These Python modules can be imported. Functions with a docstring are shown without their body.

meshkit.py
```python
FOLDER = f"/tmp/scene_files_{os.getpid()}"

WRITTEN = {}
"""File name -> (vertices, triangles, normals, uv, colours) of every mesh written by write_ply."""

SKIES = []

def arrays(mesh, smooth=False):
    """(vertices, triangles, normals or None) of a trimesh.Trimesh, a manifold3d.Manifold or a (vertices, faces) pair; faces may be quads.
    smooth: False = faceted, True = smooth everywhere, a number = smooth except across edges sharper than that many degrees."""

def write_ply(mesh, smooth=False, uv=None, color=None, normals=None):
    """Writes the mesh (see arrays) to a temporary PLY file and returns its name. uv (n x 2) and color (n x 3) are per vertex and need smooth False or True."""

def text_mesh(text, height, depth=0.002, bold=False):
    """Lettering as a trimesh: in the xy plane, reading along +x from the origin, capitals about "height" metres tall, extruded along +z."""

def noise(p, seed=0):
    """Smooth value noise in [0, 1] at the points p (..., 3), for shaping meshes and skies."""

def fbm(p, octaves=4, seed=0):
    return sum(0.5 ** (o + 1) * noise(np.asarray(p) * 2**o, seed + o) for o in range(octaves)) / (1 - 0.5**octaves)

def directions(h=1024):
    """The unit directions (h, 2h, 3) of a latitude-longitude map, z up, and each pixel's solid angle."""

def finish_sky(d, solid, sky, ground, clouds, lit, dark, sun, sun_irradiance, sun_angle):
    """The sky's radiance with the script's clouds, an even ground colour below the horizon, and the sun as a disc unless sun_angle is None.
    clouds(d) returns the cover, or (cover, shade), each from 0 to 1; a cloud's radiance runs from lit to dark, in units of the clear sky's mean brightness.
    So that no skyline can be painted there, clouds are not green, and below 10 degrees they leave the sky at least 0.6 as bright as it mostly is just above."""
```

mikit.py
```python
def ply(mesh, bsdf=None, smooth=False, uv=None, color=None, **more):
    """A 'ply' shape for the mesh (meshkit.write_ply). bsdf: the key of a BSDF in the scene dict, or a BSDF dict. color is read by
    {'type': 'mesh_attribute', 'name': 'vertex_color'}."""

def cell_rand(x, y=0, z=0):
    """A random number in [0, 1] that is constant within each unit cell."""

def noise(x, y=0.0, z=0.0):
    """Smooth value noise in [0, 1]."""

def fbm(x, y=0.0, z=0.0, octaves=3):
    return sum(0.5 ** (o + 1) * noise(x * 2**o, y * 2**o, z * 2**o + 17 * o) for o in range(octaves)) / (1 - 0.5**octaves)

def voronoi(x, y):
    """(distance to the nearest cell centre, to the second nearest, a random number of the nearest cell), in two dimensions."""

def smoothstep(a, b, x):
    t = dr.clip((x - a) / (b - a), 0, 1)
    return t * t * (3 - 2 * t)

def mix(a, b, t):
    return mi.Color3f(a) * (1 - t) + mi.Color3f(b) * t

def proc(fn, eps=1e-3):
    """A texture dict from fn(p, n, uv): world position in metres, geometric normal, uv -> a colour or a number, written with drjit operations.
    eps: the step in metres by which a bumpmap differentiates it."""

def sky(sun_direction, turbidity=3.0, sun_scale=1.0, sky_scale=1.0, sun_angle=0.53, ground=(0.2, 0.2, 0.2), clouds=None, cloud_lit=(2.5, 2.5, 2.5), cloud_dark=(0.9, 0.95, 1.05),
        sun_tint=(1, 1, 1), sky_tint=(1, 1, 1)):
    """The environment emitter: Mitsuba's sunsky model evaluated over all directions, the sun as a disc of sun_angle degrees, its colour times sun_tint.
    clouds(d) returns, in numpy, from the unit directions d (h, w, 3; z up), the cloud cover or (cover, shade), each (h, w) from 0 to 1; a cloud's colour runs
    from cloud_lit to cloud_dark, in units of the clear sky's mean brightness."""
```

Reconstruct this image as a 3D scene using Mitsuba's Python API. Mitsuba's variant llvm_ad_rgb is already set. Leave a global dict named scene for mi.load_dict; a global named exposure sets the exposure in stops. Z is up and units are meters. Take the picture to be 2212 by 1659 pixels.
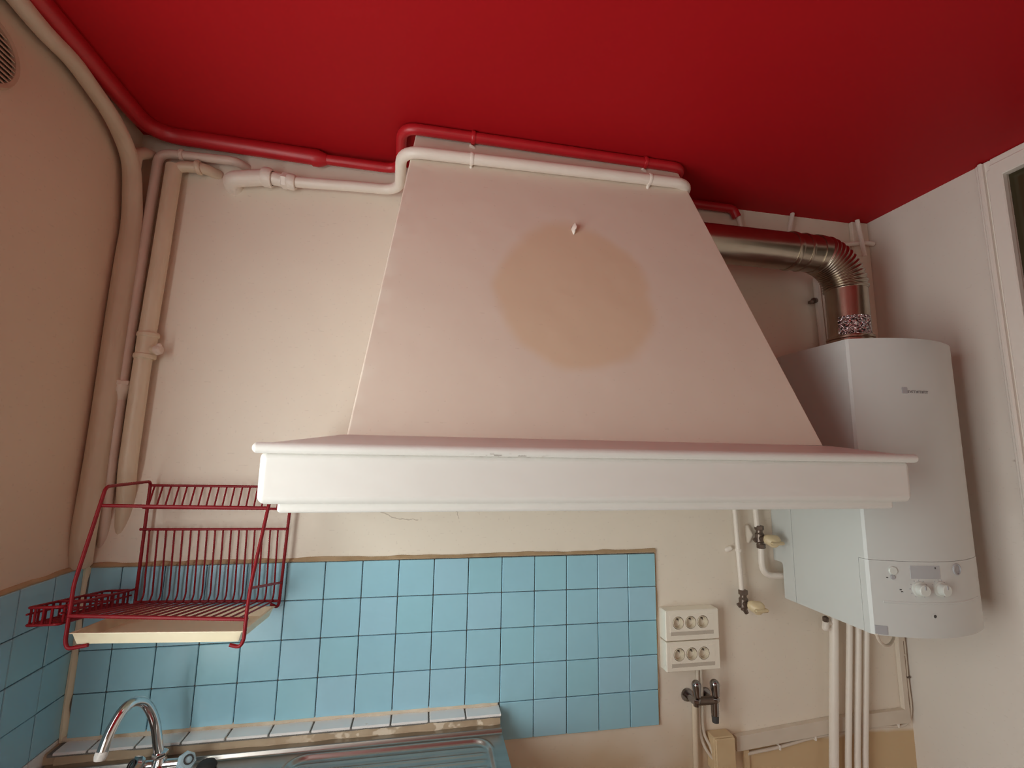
import math, random
import numpy as np
import trimesh
import manifold3d as m3
from shapely.geometry import Polygon, Point, box as sbox
import drjit as dr
import mitsuba as mi
import mikit, meshkit
from mikit import proc, ply, noise, fbm, smoothstep, mix

T = mi.ScalarTransform4f
scene, labels = {}, {}
rng = random.Random(7)

# ------------------------------------------------------------------ camera, light, exposure
exposure = 0.08
scene['camera'] = {'type': 'perspective', 'fov': 96.14, 'fov_axis': 'x', 'near_clip': 0.02, 'far_clip': 50.0,
                   'to_world': T().look_at(origin=[0.9414, -1.5670, 1.6944], target=[0.9414 + 0.18170, -1.5670 + 0.97284, 1.6944 + 0.14347], up=[-0.0433, -0.1378, 0.9895])}
ZC, XR, YF = 2.692, 2.779, -3.30          # ceiling height, room width, front wall behind the camera
WIN = (-1.85, -0.74, 0.18, 2.28)          # window opening in the left wall: y0, y1, z0, z1
DAY = [6.1, 6.5, 6.35]                  # daylight through the frosted window
WIN2 = (0.12, 1.02, 0.95, 2.25)           # second window, in the front wall: x0, x1, z0, z1
DAY2 = [1.5, 1.5, 1.4]

# ------------------------------------------------------------------ helpers
def rgb(*c):
    return {'type': 'rgb', 'value': list(c)}

def cat(*ms):
    ms = [m for m in ms if m is not None]
    return trimesh.util.concatenate(ms) if len(ms) > 1 else ms[0]

def man(m):
    q = m.to_mesh()
    return trimesh.Trimesh(q.vert_properties[:, :3], q.tri_verts, process=False)

def hull(pts):
    return trimesh.convex.convex_hull(np.asarray(pts, float))

def bx(x0, x1, y0, y1, z0, z1, c=0.002):
    """a box with chamfered edges"""
    x0, x1 = sorted((x0, x1)); y0, y1 = sorted((y0, y1)); z0, z1 = sorted((z0, z1))
    c = min(c, (x1 - x0) * .45, (y1 - y0) * .45, (z1 - z0) * .45)
    p = []
    for x, sx in ((x0, 1), (x1, -1)):
        for y, sy in ((y0, 1), (y1, -1)):
            for z, sz in ((z0, 1), (z1, -1)):
                p += [(x + sx * c, y + sy * c, z), (x + sx * c, y, z + sz * c), (x, y + sy * c, z + sz * c)]
    return hull(p)

def plain(x0, x1, y0, y1, z0, z1):
    m = trimesh.creation.box((x1 - x0, y1 - y0, z1 - z0))
    m.apply_translation(((x0 + x1) / 2, (y0 + y1) / 2, (z0 + z1) / 2))
    return m

def ball_hull(pts, r, sub=2):
    s = trimesh.creation.icosphere(subdivisions=sub, radius=1.0).vertices
    r = [r] * len(pts) if np.isscalar(r) else r
    return hull(np.vstack([np.asarray(p) + s * q for p, q in zip(pts, r)]))

def fillet(pts, f, k=8):
    pts = [np.asarray(p, float) for p in pts]
    out = [pts[0]]
    for a, b, c in zip(pts, pts[1:], pts[2:]):
        d1, d2 = np.linalg.norm(a - b), np.linalg.norm(c - b)
        q = min(f, d1 * .49, d2 * .49)
        p, e = b + (a - b) / d1 * q, b + (c - b) / d2 * q
        for t in np.linspace(0, 1, k):
            out.append((1 - t) ** 2 * p + 2 * t * (1 - t) * b + t * t * e)
    return np.array(out + [pts[-1]])

def smooth_path(pts, n=60):
    from scipy.interpolate import CubicSpline
    pts = np.asarray(pts, float)
    t = np.r_[0, np.cumsum(np.linalg.norm(np.diff(pts, axis=0), axis=1))]
    return CubicSpline(t, pts)(np.linspace(0, t[-1], n))

def tube(pts, r, f=0.0, n=14, caps=True, closed=False):
    p = fillet(pts, f) if f > 0 else np.asarray(pts, float)
    keep = [0] + [i for i in range(1, len(p)) if np.linalg.norm(p[i] - p[i - 1]) > 1e-6]
    p = p[keep]
    r = np.full(len(p), r, float) if np.isscalar(r) else np.asarray(r, float)[keep]
    if closed:
        t = np.roll(p, -1, 0) - np.roll(p, 1, 0)
    else:
        t = np.gradient(p, axis=0)
    t /= np.linalg.norm(t, axis=1, keepdims=True)
    u = np.cross(t[0], [0, 0, 1.0] if abs(t[0][2]) < .9 else [1.0, 0, 0])
    u /= np.linalg.norm(u)
    rings, a = [], np.arange(n) * 2 * np.pi / n
    for i in range(len(p)):
        u = u - t[i] * (u @ t[i]); u /= np.linalg.norm(u)
        w = np.cross(t[i], u)
        rings.append(p[i] + r[i] * (np.cos(a)[:, None] * u + np.sin(a)[:, None] * w))
    v = np.vstack(rings)
    fs, m = [], len(p)
    for i in range(m if closed else m - 1):
        j0, j1 = i * n, ((i + 1) % m) * n
        for k in range(n):
            q = (k + 1) % n
            fs += [(j0 + k, j0 + q, j1 + q), (j0 + k, j1 + q, j1 + k)]
    if caps and not closed:
        v = np.vstack([v, p[0], p[-1]])
        for k in range(n):
            q = (k + 1) % n
            fs += [(m * n, q, k), (m * n + 1, (m - 1) * n + k, (m - 1) * n + q)]
    return trimesh.Trimesh(v, fs, process=False)

def lathe(profile, at, axis=(0, 0, 1), n=28):
    """profile (radius, height) pairs revolved about the axis through at; starts and ends on the axis when radius 0"""
    h = np.asarray(axis, float); h /= np.linalg.norm(h)
    u = np.cross(h, [0, 0, 1.0] if abs(h[2]) < .9 else [1.0, 0, 0]); u /= np.linalg.norm(u)
    w = np.cross(h, u)
    a = np.arange(n) * 2 * np.pi / n
    v, fs = [], []
    for r, z in profile:
        v.append(np.asarray(at) + h * z + max(r, 1e-6) * (np.cos(a)[:, None] * u + np.sin(a)[:, None] * w))
    v = np.vstack(v)
    for i in range(len(profile) - 1):
        for k in range(n):
            q = (k + 1) % n
            fs += [(i * n + k, i * n + q, (i + 1) * n + q), (i * n + k, (i + 1) * n + q, (i + 1) * n + k)]
    return trimesh.Trimesh(v, fs, process=False)

def hexnut(at, axis, r, h):
    h = np.asarray(h, float)
    return lathe([(0, -h / 2), (r * .93, -h / 2), (r, -h / 2 + h * .15), (r, h / 2 - h * .15), (r * .93, h / 2), (0, h / 2)], at, axis, n=6)

def prism(poly, z0, z1):
    m = trimesh.creation.extrude_polygon(poly, z1 - z0, engine='earcut')
    m.apply_translation((0, 0, z0))
    return m

def rough_strip(p0, p1, up, out, h, d, seed, n=60, tri=True):
    """an uneven hand-laid bead of mortar from p0 to p1: height h along up, depth d along out"""
    p0, p1, up, out = (np.asarray(q, float) for q in (p0, p1, up, out))
    v, fs = [], []
    for i in range(n + 1):
        t = i / n
        c = p0 + (p1 - p0) * t
        L = np.linalg.norm(p1 - p0) * t
        a = [meshkit.noise(np.array([[L * 22 + 40 * seed, q * 9.1, seed]]))[0] for q in range(3)]
        hh, dd = h * (.72 + .5 * a[0]), d * (.6 + .7 * a[1])
        v += [c, c + out * dd * .85, c + out * dd + up * hh * .35, c + up * hh * .95 + out * dd * .45, c + up * hh]
    k = 5
    for i in range(n):
        for j in range(k):
            q = (j + 1) % k
            fs += [(i * k + j, i * k + q, (i + 1) * k + q), (i * k + j, (i + 1) * k + q, (i + 1) * k + j)]
    fs += [(0, 2, 1), (0, 3, 2), (0, 4, 3)]
    e = n * k
    fs += [(e, e + 1, e + 2), (e, e + 2, e + 3), (e, e + 3, e + 4)]
    m = trimesh.Trimesh(v, fs, process=False)
    m.fix_normals()
    return m

def free(key):
    if key not in scene and key not in labels:
        return key
    i = 1
    while f'{key}_{i:03d}' in scene or f'{key}_{i:03d}' in labels:
        i += 1
    return f'{key}_{i:03d}'

def thing(name, label, category, group=None):
    k = free(name)
    labels[k] = {'label': label, 'category': category}
    if group:
        labels[k]['group'] = group
    return k

def part(parent, name, mesh, bsdf, smooth=30, label=None, kind=None):
    k = free(f'{parent}__{name}')
    scene[k] = ply(mesh, bsdf, smooth=smooth)
    d = {}
    if label: d['label'] = label
    if kind: d['kind'] = kind
    if d: labels[k] = d
    return k

def single(name, mesh, bsdf, label, category, smooth=30, group=None):
    k = thing(name, label, category, group)
    scene[k] = ply(mesh, bsdf, smooth=smooth)
    return k

def struct(name, label, mesh=None, bsdf=None, smooth=False, category=None):
    labels[name] = {'kind': 'structure', 'label': label, 'category': category or name.split('_')[0]}
    if mesh is not None:
        scene[name] = ply(mesh, bsdf, smooth=smooth)
    return name

# ------------------------------------------------------------------ materials
def bsdf(key, base, rough=0.5, spec=0.5, metallic=0.0, bump=None, bscale=1.0, eps=1e-3, **kw):
    b = {'type': 'principled', 'base_color': base if isinstance(base, dict) else rgb(*base), 'roughness': rough, 'specular': spec, 'metallic': metallic, **kw}
    if bump is not None:
        b = {'type': 'bumpmap', 'arbitrary': proc(bump, eps), 'scale': bscale, 'bsdf': b}
    scene[key] = {'type': 'twosided', 'bsdf': b}
    return key

def speck(p, f, lo, hi):
    return smoothstep(lo, hi, noise(p.x * f, p.y * f, p.z * f))

CREAM = (0.745, 0.67, 0.57)

def crack(p, pts, w):
    """distance mask to a polyline in the x-z plane"""
    d = mi.Float(9.0)
    jx = (fbm(p.x * 60, p.z * 60, 3.0) - .5) * .010
    jz = (fbm(p.x * 60, p.z * 60, 9.0) - .5) * .010
    for (ax, az), (cx, cz) in zip(pts, pts[1:]):
        vx, vz = cx - ax, cz - az
        t = dr.clip(((p.x + jx - ax) * vx + (p.z + jz - az) * vz) / (vx * vx + vz * vz), 0, 1)
        d = dr.minimum(d, dr.sqrt(dr.square(p.x + jx - ax - vx * t) + dr.square(p.z + jz - az - vz * t)))
    return 1 - smoothstep(w * .4, w, d)

def wall_back_color(p, n, uv):
    c = mix(CREAM, (0.70, 0.625, 0.53), fbm(p.x * 2.3, p.y * 2.3, p.z * 2.3))
    c = mix(c, (0.50, 0.43, 0.36), speck(p, 137.0, .86, .95) * .22)
    # the lower wall was painted ochre: an uneven edge under the cable trunking, worn patches nearer the sink
    e = (fbm(p.x * 9, 0, p.z * 9) - .5) * .05
    low = (1 - smoothstep(.692, .706, p.z + e * .5)) * smoothstep(2.06, 2.09, p.x + e)
    worn = (1 - smoothstep(.62, .86, p.z + e * 2.5)) * (1 - smoothstep(2.06, 2.09, p.x + e)) * smoothstep(.25, .75, fbm(p.x * 4, 3.0, p.z * 4) + .15)
    c = mix(c, (0.56, 0.40, 0.225), low * .95)
    c = mix(c, (0.55, 0.40, 0.24), worn * .8)
    k = crack(p, [(.735, 1.545), (.76, 1.525), (.79, 1.518)], .0022) + crack(p, [(.80, 1.497), (.83, 1.487), (.87, 1.472), (.93, 1.468)], .002) + crack(p, [(1.02, 1.51), (1.06, 1.49), (1.065, 1.47)], .0016)
    return mix(c, (0.36, 0.29, 0.22), dr.clip(k, 0, 1) * .6)

def wall_left_color(p, n, uv):
    c = mix((0.62, 0.49, 0.38), (0.56, 0.435, 0.33), fbm(p.x * 2.1, p.y * 2.1, p.z * 2.1))
    return mix(c, (0.42, 0.33, 0.25), speck(p, 133.0, .87, .95) * .22)

def wall_right_color(p, n, uv):
    c = mix((0.66, 0.61, 0.55), (0.62, 0.56, 0.50), fbm(p.x * 2.7, p.y * 2.7, p.z * 2.7))
    c = mix(c, (0.58, 0.49, 0.40), smoothstep(.55, .8, fbm(p.x * 3.1 + 5, p.y * 5.1, p.z * 3.1)) * .35)
    c = mix(c, (0.36, 0.29, 0.24), (1 - smoothstep(.0015, .005, dr.abs(p.z - 1.690 + (p.y + .41) * .02))) * (1 - smoothstep(-.415, -.405, p.y)) * smoothstep(-.62, -.60, p.y) * .7)
    return mix(c, (0.42, 0.35, 0.29), speck(p, 131.0, .88, .95) * .12)

def plaster_bump(p, n, uv):
    return fbm(p.x * 14, p.y * 14, p.z * 14, 4) * .0022

bsdf('mat_wall_back', proc(wall_back_color), .62, .35, bump=plaster_bump)
bsdf('mat_wall_left', proc(wall_left_color), .6, .35, bump=plaster_bump)
bsdf('mat_wall_right', proc(wall_right_color), .6, .35, bump=plaster_bump)
bsdf('mat_wall_front', (0.40, 0.29, 0.20), .7, .3)
bsdf('mat_ceiling', proc(lambda p, n, uv: mix((0.38, 0.0085, 0.012), (0.34, 0.0075, 0.011), fbm(p.x * 1.7, p.y * 1.7, 0))), .5, .08, bump=lambda p, n, uv: fbm(p.x * 9, p.y * 9, p.z * 9, 3) * .0012)
bsdf('mat_red_pipe', proc(lambda p, n, uv: mix((0.47, 0.012, 0.02), (0.36, 0.010, 0.015), fbm(p.x * 20, p.y * 20, p.z * 20))), .38, .5)
bsdf('mat_floor', proc(lambda p, n, uv: mix((0.20, 0.115, 0.07), (0.16, 0.09, 0.055), fbm(p.x * 6, p.y * 6, 0))), .45, .4)

def hood_color(p, n, uv):
    c = mix((0.665, 0.57, 0.48), (0.62, 0.525, 0.44), fbm(p.x * 2.9, p.y * 2.9, p.z * 2.9))
    # a big round tan stain where something once hung
    r = dr.sqrt(dr.square((p.x - 1.345) / .242) + dr.square((p.z - 2.138) / .246)) + (fbm(p.x * 7, 2.0, p.z * 7) - .5) * .22
    s = 1 - smoothstep(.86, 1.04, r)
    c = mix(c, (0.60, 0.43, 0.275), s * .62)
    c = mix(c, (0.68, 0.62, 0.53), (1 - smoothstep(.0, .05, p.x - .772 - (p.z - 1.719) * .106)) * speck(p, 24, .35, .65) * .6)
    return mix(c, (0.45, 0.36, 0.28), speck(p, 135.0, .88, .96) * .22)
bsdf('mat_hood', proc(hood_color), .6, .35, bump=plaster_bump)

def shelf_color(p, n, uv):
    c = mix((0.645, 0.63, 0.595), (0.615, 0.595, 0.555), fbm(p.x * 5, p.y * 5, p.z * 5))
    chips = smoothstep(.60, .66, noise(p.x * 95, p.y * 95, p.z * 240)) * smoothstep(1.03, 1.07, p.x) * (1 - smoothstep(1.17, 1.22, p.x)) * (1 - smoothstep(.0, .006, dr.abs(p.z - 1.684)))
    return mix(c, (0.30, 0.27, 0.24), chips * .85)
bsdf('mat_shelf', proc(shelf_color), .42, .45, bump=lambda p, n, uv: fbm(p.x * 11, p.y * 11, p.z * 30, 3) * .0014)

def tile_color(p, n, uv):
    return mix((0.30, 0.545, 0.645), (0.285, 0.52, 0.635), fbm(p.x * 7, p.y * 7, p.z * 7))
bsdf('mat_tile_a', proc(tile_color), .26, .4, clearcoat=.25, clearcoat_gloss=.75)
bsdf('mat_tile_b', (0.285, 0.535, 0.63), .27, .4, clearcoat=.25, clearcoat_gloss=.75)
bsdf('mat_tile_c', (0.315, 0.545, 0.66), .25, .4, clearcoat=.25, clearcoat_gloss=.75)
bsdf('mat_white_tile', (0.74, 0.73, 0.72), .16, .5, clearcoat=.4, clearcoat_gloss=.9)
bsdf('mat_grout', proc(lambda p, n, uv: mix((0.20, 0.19, 0.17), (0.10, 0.095, 0.09), fbm(p.x * 30, p.y * 30, p.z * 30))), .9, .2)
bsdf('mat_mortar', proc(lambda p, n, uv: mix(mix((0.60, 0.51, 0.40), (0.34, 0.22, 0.12), smoothstep(.4, .65, fbm(p.x * 16, p.y * 16, p.z * 16)) * (1 - smoothstep(.05, .7, p.x) * .85)), (0.62, 0.55, 0.46), speck(p, 60, .7, .85) * .5)), .9, .2,
     bump=lambda p, n, uv: fbm(p.x * 90, p.y * 90, p.z * 90, 3) * .003)
bsdf('mat_mortar_brown', proc(lambda p, n, uv: mix((0.30, 0.19, 0.10), (0.46, 0.34, 0.22), fbm(p.x * 24, p.y * 24, p.z * 24))), .9, .2, bump=lambda p, n, uv: fbm(p.x * 90, p.y * 90, p.z * 90, 3) * .003)
bsdf('mat_ledge_cement', proc(lambda p, n, uv: mix(mix((0.33, 0.24, 0.16), (0.42, 0.34, 0.24), fbm(p.x * 26, p.y * 26, p.z * 26)), (0.60, 0.52, 0.41), smoothstep(.5, .65, fbm(p.x * 50, p.y * 50, p.z * 50)) * smoothstep(.5, .8, p.x))), .9, .2)
bsdf('mat_bead', proc(lambda p, n, uv: mix((0.70, 0.62, 0.46), (0.45, 0.32, 0.18), smoothstep(.58, .8, fbm(p.x * 30, p.y * 30, p.z * 14)))), .6, .3)

def paint_pipe(key, a, b, rough=.4):
    bsdf(key, proc(lambda p, n, uv: mix(a, b, fbm(p.x * 18, p.y * 18, p.z * 9))), rough, .45)
paint_pipe('mat_pipe_white', (0.72, 0.66, 0.59), (0.68, 0.61, 0.54))
paint_pipe('mat_pipe_cream', (0.68, 0.615, 0.53), (0.62, 0.55, 0.46))
paint_pipe('mat_pipe_tan', (0.62, 0.52, 0.40), (0.55, 0.44, 0.32))
paint_pipe('mat_pipe_pink', (0.64, 0.53, 0.46), (0.58, 0.47, 0.40))
paint_pipe('mat_corner_pipe', (0.60, 0.51, 0.40), (0.52, 0.42, 0.315), .5)
bsdf('mat_steel', proc(lambda p, n, uv: mix((0.47, 0.44, 0.41), (0.34, 0.315, 0.29), fbm(p.x * 4, p.y * 90, p.z * 60))), .3, .5, metallic=1.0)
bsdf('mat_chrome', (0.72, 0.72, 0.73), .09, .5, metallic=1.0)
bsdf('mat_dark_chrome', (0.30, 0.29, 0.29), .14, .5, metallic=1.0)
bsdf('mat_flue', proc(lambda p, n, uv: mix((0.50, 0.44, 0.36), (0.38, 0.32, 0.25), fbm(p.x * 16, p.y * 16, p.z * 16))), .27, .5, metallic=1.0)
bsdf('mat_foil', (0.78, 0.74, 0.76), .18, .5, metallic=1.0, bump=lambda p, n, uv: fbm(p.x * 160, p.y * 160, p.z * 160, 2) * .012)
bsdf('mat_boiler', (0.53, 0.545, 0.525), .3, .45)
bsdf('mat_boiler_grey', (0.33, 0.33, 0.34), .35, .45)
bsdf('mat_display', (0.38, 0.39, 0.40), .2, .5)
bsdf('mat_dark', (0.05, 0.047, 0.045), .5, .4)
bsdf('mat_logo', (0.20, 0.19, 0.19), .4, .4)
bsdf('mat_knob', (0.54, 0.56, 0.52), .3, .5)
bsdf('mat_socket', (0.75, 0.70, 0.60), .38, .45)
bsdf('mat_socket_cup', (0.60, 0.53, 0.41), .45, .35)
bsdf('mat_vent_back', (0.10, 0.065, 0.045), .7, .2)
bsdf('mat_socket_strip', (0.47, 0.42, 0.35), .5, .4)
bsdf('mat_cable', (0.60, 0.53, 0.44), .5, .4)
bsdf('mat_ochre_box', proc(lambda p, n, uv: mix((0.60, 0.47, 0.29), (0.52, 0.37, 0.21), fbm(p.x * 20, p.y * 20, p.z * 20))), .5, .4)
bsdf('mat_trunking', proc(lambda p, n, uv: mix((0.64, 0.57, 0.48), (0.57, 0.49, 0.40), fbm(p.x * 20, p.y * 20, p.z * 20))), .5, .4)
bsdf('mat_valve', proc(lambda p, n, uv: mix((0.20, 0.15, 0.12), (0.12, 0.09, 0.075), fbm(p.x * 80, p.y * 80, p.z * 80))), .35, .5, metallic=.7)
bsdf('mat_valve_knob', proc(lambda p, n, uv: mix((0.62, 0.49, 0.28), (0.55, 0.45, 0.30), fbm(p.x * 50, p.y * 50, p.z * 50))), .4, .45)
bsdf('mat_red_wire', proc(lambda p, n, uv: mix((0.25, 0.008, 0.014), (0.16, 0.006, 0.010), fbm(p.x * 40, p.y * 40, p.z * 40))), .4, .25)
bsdf('mat_tray', proc(lambda p, n, uv: mix(mix((0.76, 0.68, 0.48), (0.70, 0.62, 0.44), fbm(p.x * 9, p.y * 9, p.z * 9)), (0.42, 0.25, 0.14), (1 - smoothstep(.17, .24, p.x + p.y * .25 + .05)) * smoothstep(.3, .7, fbm(p.x * 20, p.y * 20, p.z * 20)) * .6)), .35, .45)
bsdf('mat_blue_acrylic', (0.40, 0.55, 0.62), .15, .5, clearcoat=.6)
bsdf('mat_black_rubber', (0.025, 0.025, 0.025), .6, .3)
bsdf('mat_vent', proc(lambda p, n, uv: mix((0.50, 0.37, 0.27), (0.40, 0.28, 0.20), fbm(p.x * 30, p.y * 30, p.z * 30))), .55, .35)
bsdf('mat_trim', (0.68, 0.63, 0.57), .4, .45)
bsdf('mat_dark_glass', (0.045, 0.035, 0.018), .12, .5)
bsdf('mat_frame_white', (0.74, 0.72, 0.68), .4, .45)
bsdf('mat_cabinet', (0.62, 0.55, 0.45), .45, .4)
bsdf('mat_pink_plaster', (0.60, 0.48, 0.40), .7, .3)

# ------------------------------------------------------------------ the setting
struct('floor', 'reddish brown kitchen floor', plain(-.12, XR + .12, YF - .12, .12, -.10, 0.0), 'mat_floor')
struct('ceiling', 'glossy red painted ceiling', plain(-.12, XR + .12, YF - .12, .12, ZC, ZC + .10), 'mat_ceiling')
struct('wall_back', 'cream plaster wall behind the hood, tiled blue at its foot', plain(-.12, XR + .12, 0.0, .12, 0, ZC), 'mat_wall_back')
y0, y1, z0, z1 = WIN
struct('wall_left', 'brownish cream wall with the round vent', cat(plain(-.12, 0, YF, y0, 0, ZC), plain(-.12, 0, y1, 0, 0, ZC), plain(-.12, 0, y0, y1, 0, z0), plain(-.12, 0, y0, y1, z1, ZC)), 'mat_wall_left')
dy0, dy1, dz1 = -1.40, -0.493, 2.622
struct('wall_right', 'off-white plaster wall beside the boiler', cat(plain(XR, XR + .12, dy1, 0, 0, ZC), plain(XR, XR + .12, YF, dy0, 0, ZC), plain(XR, XR + .12, dy0, dy1, dz1, ZC)), 'mat_wall_right')
struct('wall_front', 'cream wall behind the viewer', cat(plain(-.12, WIN2[0], YF - .12, YF, 0, ZC), plain(WIN2[1], XR + .12, YF - .12, YF, 0, ZC), plain(WIN2[0], WIN2[1], YF - .12, YF, 0, WIN2[2]), plain(WIN2[0], WIN2[1], YF - .12, YF, WIN2[3], ZC)), 'mat_wall_front')

struct('window_1', 'frosted kitchen window letting in daylight')
part('window_1', 'frame', cat(bx(-.06, -.01, y0, y1, z0, z0 + .05), bx(-.06, -.01, y0, y1, z1 - .05, z1), bx(-.06, -.01, y0, y0 + .05, z0 + .05, z1 - .05), bx(-.06, -.01, y1 - .05, y1, z0 + .05, z1 - .05)), 'mat_frame_white')
part('window_1', 'mullion', bx(-.058, -.012, (y0 + y1) / 2 - .03, (y0 + y1) / 2 + .03, z0 + .05, z1 - .05), 'mat_frame_white')
for a, b in ((y0 + .05, (y0 + y1) / 2 - .03), ((y0 + y1) / 2 + .03, y1 - .05)):
    k = part('window_1', 'pane', trimesh.Trimesh([(-.036, a, z0 + .05), (-.036, b, z0 + .05), (-.036, b, z1 - .05), (-.036, a, z1 - .05)], [(0, 1, 2), (0, 2, 3)], process=False), 'mat_frame_white', smooth=False)
    scene[k]['emitter'] = {'type': 'area', 'radiance': rgb(*DAY)}

xa, xb, z0, z1 = WIN2
struct('window_2', 'frosted window in the wall behind the viewer')
part('window_2', 'frame', cat(bx(xa, xb, YF - .06, YF - .01, z0, z0 + .05), bx(xa, xb, YF - .06, YF - .01, z1 - .05, z1), bx(xa, xa + .05, YF - .06, YF - .01, z0 + .05, z1 - .05), bx(xb - .05, xb, YF - .06, YF - .01, z0 + .05, z1 - .05)), 'mat_frame_white')
k = part('window_2', 'pane', trimesh.Trimesh([(xa + .05, YF - .036, z0 + .05), (xb - .05, YF - .036, z0 + .05), (xb - .05, YF - .036, z1 - .05), (xa + .05, YF - .036, z1 - .05)], [(0, 2, 1), (0, 3, 2)], process=False), 'mat_frame_white', smooth=False)
scene[k]['emitter'] = {'type': 'area', 'radiance': rgb(*DAY2)}

# door with transom in the right wall, its moulded surround reaching the ceiling
struct('door_1', 'tall door with a dark transom pane in the right wall')
part('door_1', 'transom_pane', plain(XR + .014, XR + .020, dy0, dy1, 2.10, dz1), 'mat_dark_glass', smooth=False, label='dark transom glass')
part('door_1', 'transom_bar', bx(XR + .02, XR + .09, dy0, dy1, 2.04, 2.10), 'mat_trim')
part('door_1', 'leaf', cat(bx(XR + .03, XR + .075, dy0, dy1, 0.004, 2.04), bx(XR + .018, XR + .032, dy0 + .12, dy1 - .12, .25, .95), bx(XR + .018, XR + .032, dy0 + .12, dy1 - .12, 1.10, 1.90)), 'mat_trim')
part('door_1', 'jamb', cat(bx(XR + .021, XR + .10, dy1 - .012, dy1, 0.0, dz1), bx(XR + .021, XR + .10, dy0, dy0 + .012, 0, dz1), bx(XR + .021, XR + .10, dy0, dy1, dz1 - .012, dz1)), 'mat_trim')
struct('trim_1', 'moulded white door surround')
for sgn, e in ((1, dy1), (-1, dy0)):
    part('trim_1', 'upright', cat(bx(XR - .020, XR + .002, e - sgn * .004, e + sgn * .038, 0, dz1 + .03, .003), bx(XR - .026, XR + .002, e + sgn * .044, e + sgn * .058, 0, ZC - .004, .004), bx(XR - .012, XR + .002, e + sgn * .030, e + sgn * .072, 0, ZC - .002, .003)), 'mat_trim')
part('trim_1', 'lintel', cat(bx(XR - .020, XR + .002, dy0 - .03, dy1 + .03, dz1 - .004, dz1 + .045, .003), bx(XR - .012, XR + .002, dy0 - .03, dy1 + .03, dz1 + .04, ZC - .001, .003)), 'mat_trim')

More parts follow.
